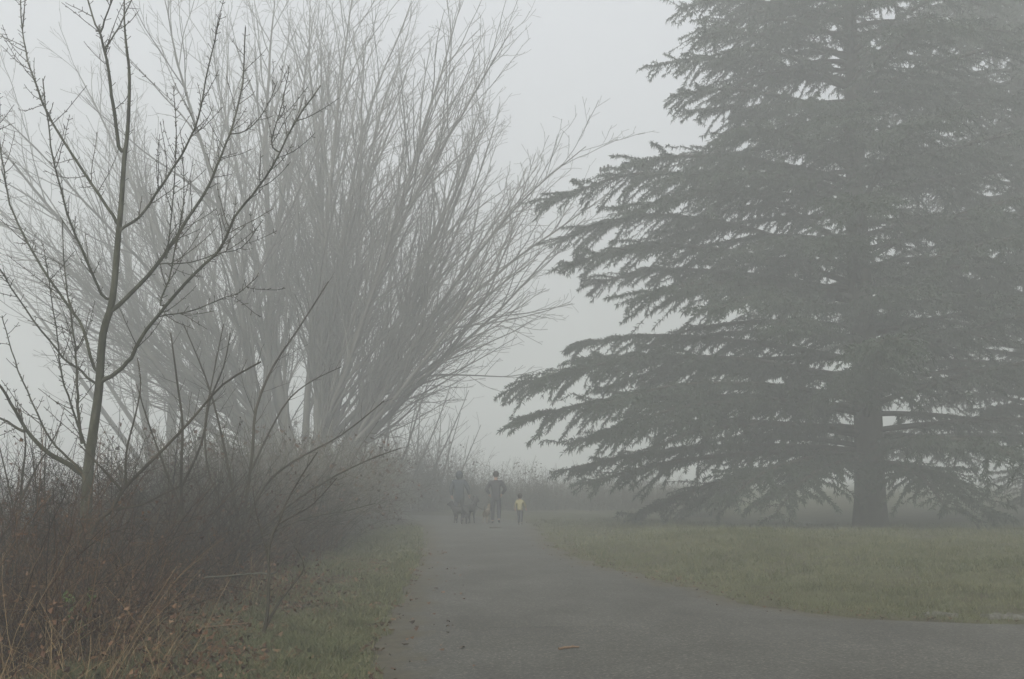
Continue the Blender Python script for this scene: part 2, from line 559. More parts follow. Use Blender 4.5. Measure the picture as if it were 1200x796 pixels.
CFG = [dict(sp=.32, t0=.16, ang=(14, 36), share=.46, min=.9, rmin=.011, rend=.0055, n=11, w=.10, up=.02, s=4),
       dict(sp=.28, t0=.12, ang=(18, 44), share=.42, min=.45, rmin=.007, rend=.005, n=6, w=.15, up=.03, s=3),
       dict(sp=.20, t0=.2, ang=(25, 55), share=.5, min=.24, rmin=.0055, rend=.004, n=3, w=.15, up=.02, s=3)]
b0 = at(352, 560, 40); b0.z = hz(b0.x, b0.y)
STEMS = [(2, 180, 12.4, .15, 0), (6, 10, 12.4, .15, 0), (9, 200, 12.2, .14, .001), (12, 20, 12, .14, .001), (16, 335, 11.8, .13, .002),
         (20, 175, 11.4, .13, .003), (24, 8, 10.9, .12, .003), (27, 200, 10.6, .11, .004), (30, 350, 10.2, .105, .004), (34, 172, 10, .10, .006),
         (38, 10, 9.2, .095, .007), (43, 185, 9, .085, .009), (20, 90, 11, .11, .003), (22, 265, 11, .11, .003), (47, 352, 8.2, .08, .01),
         (36, 120, 9.4, .09, .006), (54, 172, 8, .065, .012), (4, 270, 12.4, .11, 0), (8, 340, 12.3, .10, .001), (11, 185, 12.2, .10, .001), (14, 15, 11.9, .09, .002),
         (18, 355, 11.5, .09, .002), (22, 165, 11.3, .09, .003), (21, 352, 11.8, .09, .002), (25, 12, 11.4, .085, .003), (29, 350, 11, .08, .004), (27, 15, 10.6, .08, .004), (42, 350, 8.7, .07, .008), (32, 188, 10.2, .08, .005), (55, 8, 7.4, .065, .012),
         (34, 345, 9.7, .075, .006), (16, 45, 11.6, .09, .002), (26, 320, 10.6, .08, .003), (39, 178, 9.5, .075, .008), (48, 178, 8.6, .065, .01), (60, 175, 7.6, .06, .014), (66, 182, 7, .055, .018)]
big_bare_tree('bare_tree', 'huge bare multi-stemmed tree fanning upward left of the path', b0, STEMS, CFG, 5, 1.75)
CFG2 = [dict(sp=.5, t0=.2, ang=(22, 45), share=.42, min=.8, rmin=.014, rend=.008, n=7, w=.08, up=.05, s=3),
        dict(sp=.42, t0=.15, ang=(22, 48), share=.42, min=.5, rmin=.009, rend=.005, n=5, w=.12, up=.05, s=3),
        dict(sp=.4, t0=.2, ang=(25, 55), share=.5, min=.3, rmin=.006, rend=.004, n=3, w=.15, up=.03, s=3)]
b1 = at(205, 560, 48); b1.z = hz(b1.x, b1.y)
big_bare_tree('bare_tree', 'paler bare tree in the fog behind the small forked maple', b1,
              [(3, 0, 15, .2, 0), (14, 180, 14, .15, .01), (18, 20, 13, .15, .01), (27, 170, 12, .13, .012), (36, 185, 11, .12, .015), (30, 300, 11, .12, .015), (47, 180, 9.5, .1, .02), (30, 90, 11, .1, .01)], CFG2, 21, 1.45)

# ---- slender far trees
rnd.seed(3)
FAR = [(418, 44, 8.5, 'nearest the big tree'), (447, 47, 7.5, ''), (468, 50, 7.0, ''), (487, 52, 6.5, ''), (506, 55, 5.6, ''), (524, 58, 5.0, '')]
FL = ['hazy slender bare tree rising from the hedge, tallest of the row', 'hazy slender bare tree rising from the hedge, second from the big tree',
      'hazy slender bare tree rising from the hedge, third from the big tree', 'hazy slender bare tree rising from the hedge, fourth from the big tree',
      'hazy slender bare tree rising from the hedge, second from the open sky', 'hazy shortest bare tree at the open end of the row, nearest the walkers']
for (px, Y, h, _), lb in zip(FAR, FL):
    p = at(px, 560, Y); p.z = hz(p.x, p.y)
    root = empty('slender_tree', p, lb, 'tree', 'slender trees in the far hedge')
    tr, cr = MB(), MB()
    for lean, sgn in ((5, 1), (18, -1), (22, 1)):
        d = Vector((math.sin(R(lean)) * sgn, rnd.uniform(-.1, .1), math.cos(R(lean))))
        L = h * rnd.uniform(.8, 1)
        pts, rad = shoot(tr, Vector((0, 0, -.05)), d, L, .08, .015, 9, .05, 0, 5)
        ramify(cr, pts, rad, L, 0, CFG2[:1] + [dict(CFG2[1], sp=.6)])
    tr.build('trunk', M['bark_grey'], root)
    cr.build('crown', M['bark_grey'], root)

# ---- the small forked maple in front, limbs traced and given their own depth
YM = 11.5
mbase = at(101, 690, YM); mbase.z = hz(mbase.x, mbase.y)
maple = empty('forked_maple', mbase, 'small bare maple with mossy forked trunk rising from the brambles at left', 'tree')
c1 = lambda L: [(a / 1.99, b / 1.99) for a, b in L]
c8 = lambda L: [(a / 4.42, 420 + b / 4.42) for a, b in L]
trunk_px = [(101, 706), (101, 650), (101, 600), (104, 545), (110, 500), (116, 455)] + c1([(240, 780), (262, 700), (275, 560), (283, 470), (290, 370), (298, 300), (302, 180), (295, 110), (290, 50), (290, -40)])
LIMBS = [  # points (photo pixels), start radius, lean towards (+) or away from (-) the viewer per metre
    (c1([(287, 350), (270, 230), (258, 150), (245, 95), (225, 50), (205, -30)]), .03, .15),
    (c1([(250, 100), (262, 70), (285, 0), (295, -40)]), .013, .3),
    (c1([(262, 130), (295, 80), (330, 0), (340, -40)]), .013, -.4),
    (c1([(272, 510), (220, 430), (160, 340), (120, 270), (95, 210), (75, 150), (62, 80), (55, -20)]), .023, -.35),
    (c1([(288, 542), (330, 515), (370, 460), (410, 400), (440, 350), (470, 280), (485, 200), (505, 110), (522, 40)]), .022, .4),
    (c1([(265, 730), (330, 670), (390, 595), (440, 520), (490, 440), (520, 370), (550, 290), (570, 200), (577, 70)]), .032, -.35),
    (c1([(555, 280), (600, 230), (630, 160)]), .009, .3),
    ([(120, 449), (140, 437), (156, 420), (166, 400)] + c1([(390, 715), (460, 640), (520, 580), (550, 510), (590, 460), (640, 390), (690, 290), (750, 205)]), .034, .3),
    (c1([(660, 370), (685, 280), (700, 200)]), .009, -.3),
    (c1([(245, 690), (210, 610), (175, 530), (150, 450), (130, 370), (120, 290), (107, 190)]), .02, .5),
    ([(113, 432)] + c1([(200, 770), (160, 710), (100, 620), (60, 550), (30, 480), (15, 400), (5, 330), (0, 270), (-6, 190)]), .022, -.45),
    (c8([(485, 120), (410, 50), (340, 0)]) + c1([(100, 770), (50, 700), (0, 620), (-30, 560)]), .018, .45),
    (c1([(385, 590), (400, 430), (405, 300), (400, 195)]), .01, .1),
    (c1([(390, 715), (410, 660), (430, 560), (445, 470), (440, 360)]), .012, -.2),
    (c8([(430, 600), (330, 530), (230, 470), (140, 365), (60, 230), (0, 130), (-60, 60)]), .045, .3),
    (c8([(150, 380), (80, 335), (0, 300), (-60, 270)]), .024, -.4),
    (c8([(470, 500), (430, 400), (380, 250), (330, 100), (315, 0)]) + [(69, 395), (62, 350), (55, 300)], .016, .45),
    (c8([(430, 580), (330, 490), (250, 390), (200, 290), (150, 170), (100, 60)]) + [(12, 400), (4, 370)], .017, -.3),
    (c8([(440, 440), (420, 300), (415, 150), (408, 0)]) + [(88, 380), (80, 330), (76, 260)], .022, -.5),
    (c1([(385, 745), (450, 735), (520, 708), (570, 690), (612, 652)]), .009, .5),
    (c1([(380, 612), (440, 610), (500, 590), (560, 575), (610, 510)]), .008, .4),
]


def trace(pix, Y, lean, base):
    q = []
    x0 = at(*pix[0], Y)
    for a, b in pix:
        w = at(a, b, Y)
        dist = (w - x0).length
        dep = -lean * dist * (.55 if dist < 4 else .5)
        w = at(a, b, Y + dep)
        q.append(w - base)
    return q


def refine(pts, k=3):
    out = []
    n = len(pts)
    for i in range(n - 1):
        p0 = pts[max(i - 1, 0)]; p1 = pts[i]; p2 = pts[i + 1]; p3 = pts[min(i + 2, n - 1)]
        for j in range(k):
            t = j / k
            out.append(.5 * ((2 * p1) + (p2 - p0) * t + (2 * p0 - 5 * p1 + 4 * p2 - p3) * t * t + (3 * p1 - p0 - 3 * p2 + p3) * t ** 3))
    out.append(pts[-1])
    return out


def spurs(mb, pts, rad, sp=.07, ln=(.02, .09)):
    L = sum((pts[i + 1] - pts[i]).length for i in range(len(pts) - 1))
    for i in range(int(L / sp)):
        p, d, r = interp(pts, rad, (i + rnd.random() * .6) / max(1, int(L / sp)))
        v = perp(d)
        for s in (1, -1):
            if rnd.random() < .7:
                dd = (v * s + d * .6 + Vector((0, 0, .25))).normalized()
                l = rnd.uniform(*ln)
                q = p + dd * l
                mb.tube([p, p + dd * l * .6, q], [.004, .0035, .0048], 3)


rnd.seed(8)
tr, lm, tw = MB(), MB(), MB()
TP = refine(trace(trunk_px, YM, 0.05, mbase))
n = len(TP)
tr.tube(TP, [.077 * (1 - .92 * (k / (n - 1)) ** .72) * (1 + .35 * max(0, 1 - k / 4)) for k in range(n)], 12)
woody = list(TP)
for pix, r0, lean in LIMBS:
    q = trace(pix, YM, lean, mbase)
    j = min(woody, key=lambda p: (p.x - q[0].x) ** 2 + (p.z - q[0].z + .04) ** 2 + .02 * abs(p.y))
    off = Vector((0, j.y - q[0].y, 0))
    q = [p + off for p in q]
    if (q[0] - j).length > .03: q = [j.copy()] + q
    q = refine(q)
    woody += q
    n = len(q)
    q = [p + rvec() * .006 for p in q]
    rad = [r0 * .74 * (1 - .82 * (k / (n - 1)) ** .8) + .003 for k in range(n)]
    lm.tube(q, rad, 7)
    spurs(tw, q[3:], rad[3:])
    L = sum((q[i + 1] - q[i]).length for i in range(n - 1))
    for k in range(int(L * 5)):
        p, d, r = interp(q, rad, rnd.uniform(.2, .95))
        a = R(rnd.uniform(30, 60))
        ln = rnd.uniform(.15, .7)
        a2, r2 = shoot(tw, p, d * math.cos(a) + perp(d) * math.sin(a), ln, min(r * .7, .006), .0034, 5, .12, .06, 3)
        spurs(tw, a2, r2, .09, (.015, .05))
spurs(tw, TP[-24:], [.02] * 24)
tr.build('trunk', M['bark_moss'], maple)
lm.build('limbs', M['bark_moss'], maple)
tw.build('twigs', M['twig'], maple)

# ------------------------------------------------------------------ traced saplings
def sapling(name, label, Y, limbs, mat, cat='sapling', cfg=None, seed=1, twist=.3):
    rnd.seed(seed)
    a, b = limbs[0][0][0]
    base = at(a, b, Y); base.z = hz(base.x, base.y) - .02
    root = empty(name, base, label, cat)
    st, tw = MB(), MB()
    for j, (pix, r0) in enumerate(limbs):
        lean = rnd.uniform(-twist, twist)
        q = refine(trace(pix, Y, lean if j else 0, base))
        if j == 0: q[0].z = -.02
        n = len(q)
        rad = [r0 * (1 - .75 * (k / (n - 1)) ** .9) + .002 for k in range(n)]
        st.tube(q, rad, 6)
        L = sum((q[i + 1] - q[i]).length for i in range(n - 1))
        ramify(st, q, rad, L, 0, cfg or SCFG)
    st.build('stems', mat, root)
    return root


SCFG = [dict(sp=.16, t0=.3, ang=(30, 60), share=.22, min=.15, rmin=.004, rend=.002, n=5, w=.14, up=.06, s=3),
        dict(sp=.13, t0=.2, ang=(30, 60), share=.4, min=.06, rmin=.003, rend=.002, n=3, w=.15, up=.04, s=3)]
sapling('sapling', 'thin dark two-stemmed sapling on the grassy verge', 10.6,
        [([(308, 745), (313, 722), (315, 690), (315, 647), (320, 625), (327, 612), (335, 590), (352, 560), (372, 530)], .017),
         ([(308, 743), (318, 722), (330, 702), (345, 683), (356, 667), (352, 652), (345, 640)], .013),
         ([(315, 660), (308, 630), (300, 600), (296, 570)], .008),
         ([(326, 614), (345, 604), (368, 590), (395, 560)], .008)], M['bark_dark'], seed=4)
sapling('leaning_sapling', 'dark sapling leaning right out of the brambles beside the maple', 10.4,
        [([(88, 668), (104, 630), (118, 608), (131, 597), (146, 572), (186, 532), (221, 496), (261, 451), (306, 424)], .025),
         ([(143, 575), (125, 555), (108, 537), (92, 520)], .014),
         ([(148, 570), (147, 545), (150, 520), (159, 485), (165, 450), (161, 420)], .012),
         ([(131, 597), (165, 592), (190, 580), (212, 570)], .012)], M['bark_dark'], seed=6)
sapling('hazel_shrub', 'tall bare shrub with arching stems reaching over the path verge', 15,
        [([(280, 690), (284, 640), (288, 590), (296, 530), (300, 480), (320, 430), (350, 385), (385, 330)], .03),
         ([(284, 640), (270, 560), (255, 490), (240, 440), (215, 380)], .022),
         ([(286, 620), (310, 570), (345, 540), (400, 510), (450, 470)], .02),
         ([(286, 650), (330, 600), (380, 565), (430, 540), (470, 525)], .018),
         ([(283, 660), (268, 600), (246, 560), (240, 500), (250, 440), (262, 380)], .02),
         ([(284, 640), (350, 610), (400, 600), (440, 590)], .012),
         ([(290, 560), (330, 480), (360, 450), (400, 430)], .014)], M['bark_dark'], 'shrub', seed=9)
sapling('thorn_shrub', 'bare upright shrub behind the leaning sapling', 13,
        [([(212, 690), (214, 620), (212, 560), (214, 500), (208, 450), (200, 390)], .026),
         ([(213, 600), (190, 540), (172, 490), (160, 450)], .016),
         ([(213, 570), (236, 520), (246, 470), (262, 430), (270, 390)], .016),
         ([(212, 640), (240, 590), (262, 560)], .012)], M['bark_dark'], 'shrub', seed=12)
sapling('thorn_shrub', 'bare twiggy shrub at the left edge of the view behind the brambles', 12.5,
        [([(20, 690), (22, 620), (26, 560), (30, 520), (24, 480)], .022), ([(21, 620), (8, 560), (-4, 510)], .014),
         ([(23, 590), (42, 550), (60, 520), (72, 495)], .014), ([(22, 640), (50, 600), (52, 560), (54, 510)], .012)], M['bark_dark'], 'shrub', seed=15)

# ------------------------------------------------------------------ brambles and hedge
def bramble(root, seed, canes, hgt_, spread_, mat, ntw, nleaf, leafmat, rr=.004, leaf=(.018, .045)):
    rnd.seed(seed)
    c, lf = MB(), []
    for i in range(canes + canes // 8):
        big = 2.0 if i >= canes else 1.0
        a = rnd.uniform(0, 2 * PI); q = spread_ * .55 * math.sqrt(rnd.random())
        p = Vector((math.cos(a) * q, math.sin(a) * q, -.03))
        a2 = a + rnd.gauss(0, .9)
        lean = abs(rnd.gauss(0, .38))
        d = Vector((math.cos(a2) * lean, math.sin(a2) * lean, 1))
        L = hgt_ * rnd.uniform(.45, 1.3)
        pts, rad = shoot(c, p, d, L * (1.15 if big > 1 else 1), rr * big * rnd.uniform(.7, 1.5), rr * .4 * big, 9, .13 / big, -.05 - .09 * rnd.random(), 3)
        for k in range(ntw):
            t = rnd.uniform(.12, .97)
            b, dd, r = interp(pts, rad, t)
            e = R(rnd.uniform(30, 75))
            tl = rnd.uniform(.1, .5) * (hgt_ / 1.8)
            q2, r2 = shoot(c, b, dd * math.cos(e) + perp(dd) * math.sin(e), tl, min(r, rr * .6), rr * .35, 4, .2, 0, 3)
            if rnd.random() < nleaf:
                for m in range(rnd.randint(1, 4)):
                    lf.append(q2[rnd.randint(1, 4)] + rvec() * .02)
    c.build('canes', mat, root)
    if lf:
        A = np.array([tuple(v) for v in lf])
        l = MB(); l.quads(leaves(A[:, 0], A[:, 1], A[:, 2], rng.uniform(*leaf, len(A)), .9))
        l.build('dead_leaves', leafmat, root, smooth_shade=False)
    return root


def place(o, x, y, rz, s, sz=None):
    o.location = (x, y, hz(x, y) - .01)
    o.rotation_euler = (0, 0, rz)
    o.scale = (s, s, sz or s)


GB = 'bramble bushes in the thicket on the left'
protos = []
for i, (cn, h, sp, mt, ntw, nl) in enumerate(((85, 1.45, 1.0, 'cane_red', 9, .08), (100, 1.25, 1.1, 'cane_red', 8, .12), (75, 1.65, 1.0, 'cane_dark', 11, .05), (110, 1.0, 1.2, 'cane_red', 8, .2))):
    o = empty('bramble_bush', (0, 0, 0), 'x', 'bramble', GB)
    bramble(o, 40 + i, cn, h, sp, M[mt], ntw, nl, M['dead_leaf'])
    protos.append(o)
# (photo x, depth, prototype, scale, height scale, label)
BR = [
    (-10, 8.6, 0, 1, .95, 'tall red-brown bramble bush filling the bottom left corner'),
    (75, 8.9, 1, 1, .85, 'red-stemmed bramble bush in front of the maple trunk'),
    (105, 9.7, 3, .9, .95, 'low rusty bramble bush at the front edge beside the fallen stick'),
    (-40, 9.8, 2, 1, 1, 'dark bramble bush at the left edge behind the corner bush'),
    (40, 10.3, 0, 1, 1, 'red-brown bramble bush just left of the maple trunk'),
    (128, 10.9, 1, .9, 1.05, 'bramble bush under the leaning sapling'),
    (178, 11.9, 2, .9, .85, 'dark tangled bramble bush between the leaning sapling and the two-stemmed sapling'),
    (226, 13.3, 3, .9, 1.1, 'low brown bramble bush behind the two-stemmed sapling'),
    (-20, 11.6, 0, 1.1, 1.05, None), (85, 12.2, 2, 1.1, 1.0, None), (165, 12.8, 0, 1.1, 1.0, None), (230, 13.6, 2, 1, 1.05, None),
    (15, 13.6, 2, 1.0, 1.0, None), (115, 14.2, 0, 1.0, 1.0, None), (190, 14.8, 2, 1.0, 1.0, None), (255, 15.4, 2, 1.1, 1.0, None),
    (290, 16.6, 1, 1.0, 1.0, None), (312, 18, 2, 1.1, 1.0, None), (40, 16, 2, 1.2, 1.05, None), (140, 16.5, 2, 1.2, 1.05, None), (220, 17.2, 2, 1.2, 1.05, None), (285, 18.5, 2, 1.3, 1.2, None),
    (350, 19.5, 0, 1.1, 1.1, None), (362, 21.5, 2, 1.2, 1.2, None), (310, 21.5, 2, 1.2, 1.1, None), (240, 21, 2, 1.35, 1.15, None), (160, 20.5, 2, 1.35, 1.15, None), (75, 20, 2, 1.35, 1.15, None), (0, 18, 2, 1.35, 1.15, None),
]
used = set()
rnd.seed(99)
spots = []
for px, Y, k, s, szz, lb in BR:
    p = at(px, 560, Y)
    spots.append((p.x, p.y, rnd.uniform(0, 6.28), s, szz, k, lb))
for x, y, rz, s, szz, k, lb in spots:
    if k in used: o = copy_tree(protos[k])
    else: o = protos[k]; used.add(k)
    place(o, x, y, rz, s, szz * rnd.uniform(.78, 1.18))
    if not lb: o['group'] = 'bramble bushes in the middle of the thicket'
    o['label'] = lb or 'dark brown bramble bush in the crowded middle of the thicket'

# hedge along the far left of the path, and the low hedge across the field behind the walkers
hp = []
for i, (cn, h, mt) in enumerate(((150, 2.2, 'hedge_cane'), (160, 1.95, 'hedge_cane'))):
    o = empty('hedge_bush', (0, 0, 0), 'x', 'bush', 'hedge bushes along the path')
    bramble(o, 70 + i, cn, h, 1.7, M[mt], 13, .12, M['dead_leaf'], rr=.008, leaf=(.05, .11))
    hp.append(o)
HB = []
for Y in np.arange(21.5, 41, 2.2):
    HB.append((float(xl(Y)) - (2.6 if Y < 31 else 2.0) - .3 * rnd.random(), float(Y), 1, 'twiggy hedge bush lining the left side of the path'))
    HB.append((float(xl(Y)) - 4.7 - .5 * rnd.random(), float(Y) + 1, 1.15, 'twiggy hedge bush in the second row behind the path hedge'))
for k in range(11):
    HB.append((-10.2 + k * 1.75, 50.5 + .35 * k + rnd.uniform(-.6, .6), (1.7, 1.75, 1.65, 1.5, 1.3)[k] if k < 5 else 1.25 - .045 * k, 'faint hedge bush closing the field behind the walkers'))
HB.append((8.3, 47, .75, 'low rounded bush in the fog under the cedar boughs'))
for j, (x, y, s, lb) in enumerate(HB):
    k = j % 2
    o = hp[k] if j < 2 else copy_tree(hp[k])
    place(o, x, y, rnd.uniform(0, 6.28), s)
    o['label'] = lb
    if 'cedar' in lb: del o['group']
    elif 'walkers' in lb: o['group'] = 'hedge bushes behind the walkers'
    elif 'second row' in lb: o['group'] = 'hedge bushes in the second row'

# dry stalks and low undergrowth: nobody could count these
ug = MB()
n = 3800
yy = 7.4 + 9 * rng.uniform(0, 1, n) ** 1.3
edge = -2.85 - .05 * (yy - 8) - .5 * np.sin(yy * 1.3)
xx = edge - 4.2 * rng.uniform(0, 1, n) ** .9
for x, y in zip(xx, yy):
    p = Vector((x, y, hz(x, y) - .02))
    L = rnd.uniform(.15, .6) if rnd.random() < .8 else rnd.uniform(.6, 1.1)
    shoot(ug, p, Vector((rnd.gauss(0, .45), rnd.gauss(0, .45), 1)), L, .0032, .0015, 5, .16, -.07, 3)
n = 9000
yy = 7.4 + 9 * rng.uniform(0, 1, n) ** 1.2
xx = -2.5 - .05 * (yy - 8) - .5 * np.sin(yy * 1.3) - 4.5 * rng.uniform(0, 1, n)
ob = ug.build('dry_stalks', M['straw']); tag(ob, 'pale dry stalks at the foot of the brambles', 'dry stalks', kind='stuff')
dl = MB(); dl.quads(leaves(xx, yy, hgt(xx, yy) + rng.uniform(0, 1, n) ** 2.5 * .6 + .01, rng.uniform(.02, .06, n), .8))
tag(dl.build('dead_bracken', M['dead_leaf'], smooth_shade=False), 'rusty dead bracken and leaves under the brambles', 'bracken', kind='stuff')

# a fresh green sprig in front of the maple
p = at(92, 694, 9.2)
o = empty('green_sprig', (p.x, p.y, hz(p.x, p.y)), 'small bright green sprig among the brambles below the maple', 'sprig')
st = MB(); A = []
rnd.seed(2)
for k in range(5):
    pts, rad = shoot(st, Vector((0, 0, 0)), Vector((rnd.gauss(0, .12), rnd.gauss(0, .12), 1)), rnd.uniform(.45, .75), .004, .002, 6, .1, 0, 4)
    for m in range(16): A.append(interp(pts, rad, rnd.uniform(.45, 1))[0] + rvec() * .03)
st.build('stems', M['twig'], o)
A = np.array([tuple(v) for v in A]); l = MB(); l.quads(leaves(A[:, 0], A[:, 1], A[:, 2], rng.uniform(.03, .06, len(A)), .7))
l.build('leaves', M['green_leaf'], o, smooth_shade=False)

# ------------------------------------------------------------------ sticks and slabs
def stick(name, label, pts, r, mat, cat='stick', side=None):
    base = pts[0].copy()
    q = refine([p - base for p in pts], 4)
    q = [p + rvec() * r * .3 for p in q]
    m = MB()
    n = len(q)
    m.tube(q, [r * (1 - .5 * k / (n - 1)) * rnd.uniform(.88, 1.1) for k in range(n)], 8)
    for s in side or ():
        m.tube(refine([p - base for p in s], 3), [r * .5 * (1 - .6 * k / ((len(s) - 1) * 3)) for k in range((len(s) - 1) * 3 + 1)], 6)
    o = m.build(name, mat)
    o.location = base
    return tag(o, label, cat)


rnd.seed(5)
def on(px, py, lift=.0):
    """point of the ground plane seen at this pixel"""
    Y = EYE * F_PX / (py - HORIZON)
    for _ in range(8):
        p = at(px, py, Y); z = hz(p.x, p.y)
        if p.x > xl(Y) and p.x < xr(Y): z = .034
        Y = (EYE - z) * F_PX / (py - HORIZON) * (1 - .0)
    p = at(px, py, Y); p.z = z + lift
    return p
a = on(655, 754.5, .012); b_ = on(668, 753.5, .02); c_ = on(679, 753, .016)
stick('fallen_stick', 'short orange-brown stick lying alone on the path', [a, b_, c_], .013, M['stick'], side=[[b_, b_ + Vector((.035, .03, .012))]])
a = on(212, 733, .05); b_ = on(245, 734, .05); c_ = on(292, 731, .06)
stick('fallen_stick', 'long pale tan stick lying on leaf litter before the brambles', [a, b_, c_], .009, M['stick'])
Yb = 11.2
stick('broken_branch', 'pale bent broken branch caught behind the two-stemmed sapling', [at(240, 677, Yb), at(270, 675, Yb - .1), at(300, 672, Yb - .15), at(321, 672, Yb - .15), at(330, 660, Yb - .2), at(338, 642, Yb - .2)], .010, M['pale_stick'], 'branch')


def slab(px0, px1, py, label, dep):
    a = on(px0, py); b = on(px1, py)
    L = (b - a).length
    nx, ny = 14, 6
    rs = np.random.default_rng(int(px0))
    V = []
    for j in range(ny):
        for i_ in range(nx):
            u, v = i_ / (nx - 1), j / (ny - 1)
            ex = .04 * math.sin(v * 7 + px0); ey = .05 * math.sin(u * 9 + px0)
            edge_ = min(u, 1 - u, v, 1 - v)
            V.append((u * L + ex, v * dep + ey, (.028 if edge_ > .01 else -.06) + rs.normal(0, .007)))
    F = [(j * nx + i_, j * nx + i_ + 1, (j + 1) * nx + i_ + 1, (j + 1) * nx + i_) for j in range(ny - 1) for i_ in range(nx - 1)]
    m = MB(); m.mesh(V, F)
    o = m.build('stone_slab', M['stone'], smooth_shade=False)
    o.location = (a.x, a.y, a.z)
    return tag(o, label, 'slab', 'worn slabs at the lawn edge')


slab(1084, 1126, 718, 'short worn pale slab sunk in the lawn edge, left of the longer one', .3)
slab(1160, 1222, 721, 'longer worn pale slab sunk in the lawn edge at the right side', .45)

# ------------------------------------------------------------------ cedars
YC = 36.0
K = 1.28
cb = at(1021, 622, YC); cb.z = hz(cb.x, cb.y) - .02
CH = 26.0


def bough(wood, fol, pts, width, rs, r0=.09, dens=1.0):
    """one cedar bough: a wooden axis, flat side branchlets, hanging needle sprays"""
    pts = refine(pts, 4)
    n = len(pts)
    rad = [r0 * (1 - .88 * k / (n - 1)) + .006 for k in range(n)]
    wood.tube(pts, rad, 5)
    P = np.array([tuple(p) for p in pts])
    seg = np.linalg.norm(np.diff(P, axis=0), axis=1)
    L = seg.sum()
    nb = int(L / .13 * dens)
    s = np.concatenate([[0], np.cumsum(seg)]) / L
    axis = P[-1] - P[0]; axis[2] = 0; axis /= np.linalg.norm(axis) + 1e-9
    sidev = np.array([-axis[1], axis[0], 0])
    t = np.clip(.12 + .88 * (np.arange(nb) + rs.uniform(0, 1, nb)) / nb, 0, 1)
    base = np.stack([np.interp(t, s, P[:, k]) for k in range(3)], -1)
    sg = np.where(np.arange(nb) % 2, 1, -1)
    a = np.radians(rs.uniform(25, 72, nb))
    d = axis[None] * np.cos(a)[:, None] + sidev[None] * (np.sin(a) * sg)[:, None]
    d[:, 2] += rs.normal(-.05, .16, nb)
    ln = width * rs.uniform(.45, 1.1, nb) * (np.sin(np.clip(t, 0, 1) * PI * .74 + .33) * .85 + .15)
    m = 6
    u = np.linspace(0, 1, m)
    br = base[:, None] + d[:, None] * (ln[:, None] * u)[..., None]
    br[:, :, 2] -= (ln[:, None] * u ** 2) * rs.uniform(.1, .5, nb)[:, None]
    br += rs.normal(0, .02, br.shape)
    for k in range(nb):
        wood.tube(br[k], np.linspace(.014, .005, m), 3)
    # needle sprays along branchlets and along the outer axis
    per = np.maximum(8, (ln * 135 * dens * np.clip(1.15 + .8 * np.sin(t * L * 2.1 + rs.uniform(0, 6)) + .3 * rs.normal(0, 1, nb), .25, 1.6)).astype(int))
    idx = np.repeat(np.arange(nb), per)
    q = rs.uniform(0.05, 1.02, len(idx))
    f = np.clip(q * (m - 1), 0, m - 1.001); k0 = f.astype(int); fr = (f - k0)[:, None]
    c = br[idx, k0] * (1 - fr) + br[idx, k0 + 1] * fr
    dd = d[idx] * rs.uniform(.2, 1, (len(idx), 1)) + rs.normal(0, .45, (len(idx), 3))
    dd[:, 2] -= rs.uniform(-.3, .8, len(idx))
    na = int(L * 90)
    ta = rs.uniform(.2, 1, na)
    ca = np.stack([np.interp(ta, s, P[:, k]) for k in range(3)], -1)
    da = axis[None] * rs.uniform(.1, 1, (na, 1)) + rs.normal(0, .5, (na, 3)); da[:, 2] -= rs.uniform(-.3, .5, na)
    c = np.concatenate([c, ca]); dd = np.concatenate([dd, da])
    dd /= np.linalg.norm(dd, axis=1, keepdims=True)
    ls = rs.uniform(.06, .18, len(c))[:, None]
    w = np.cross(dd, rs.normal(0, 1, dd.shape)); w /= np.linalg.norm(w, axis=1, keepdims=True) + 1e-9
    ws = rs.uniform(.010, .02, len(c))[:, None]
    sag = np.zeros_like(dd); sag[:, 2] = -1
    mid = c + dd * ls * .5
    tip = c + dd * ls + sag * ls * .25
    fol.quads(np.stack([c - w * ws * .4, c + w * ws * .4, mid + w * ws, mid - w * ws], 1))
    fol.quads(np.stack([mid - w * ws, mid + w * ws, tip + w * ws * .15, tip - w * ws * .15], 1))


def arc(p0, p1, rise, droop):
    """bough centre line from trunk to tip: climbs, then sinks at the end"""
    out = []
    for u in (0, .15, .35, .55, .75, .9, 1):
        p = p0.lerp(p1, u)
        p.z += rise * math.sin(PI * min(1, u * 1.02)) ** .9
        if u > .8: p.z -= droop * (u - .8) * 2
        out.append(p)
    return out


rs = np.random.default_rng(17)
rnd.seed(31)
cedar = empty('cedar_tree', cb, 'great dark spreading cedar on the lawn right of the path', 'tree')
tk, wd, fo = MB(), MB(), MB()
tz = np.linspace(-.1, CH, 26)
tp = [Vector((.06 * math.sin(z * .5), .06 * math.cos(z * .4), z)) for z in tz]
tk.tube(tp, [(.49 * (1 - z / CH) ** .75 + .03) * (1 + .2 * math.exp(-max(0, z) * 2.2)) for z in tz], 16)


def trunk_at(py):
    z = at(1018, py, YC).z - cb.z
    return Vector((.05 * math.sin(z * .5), 0, z))


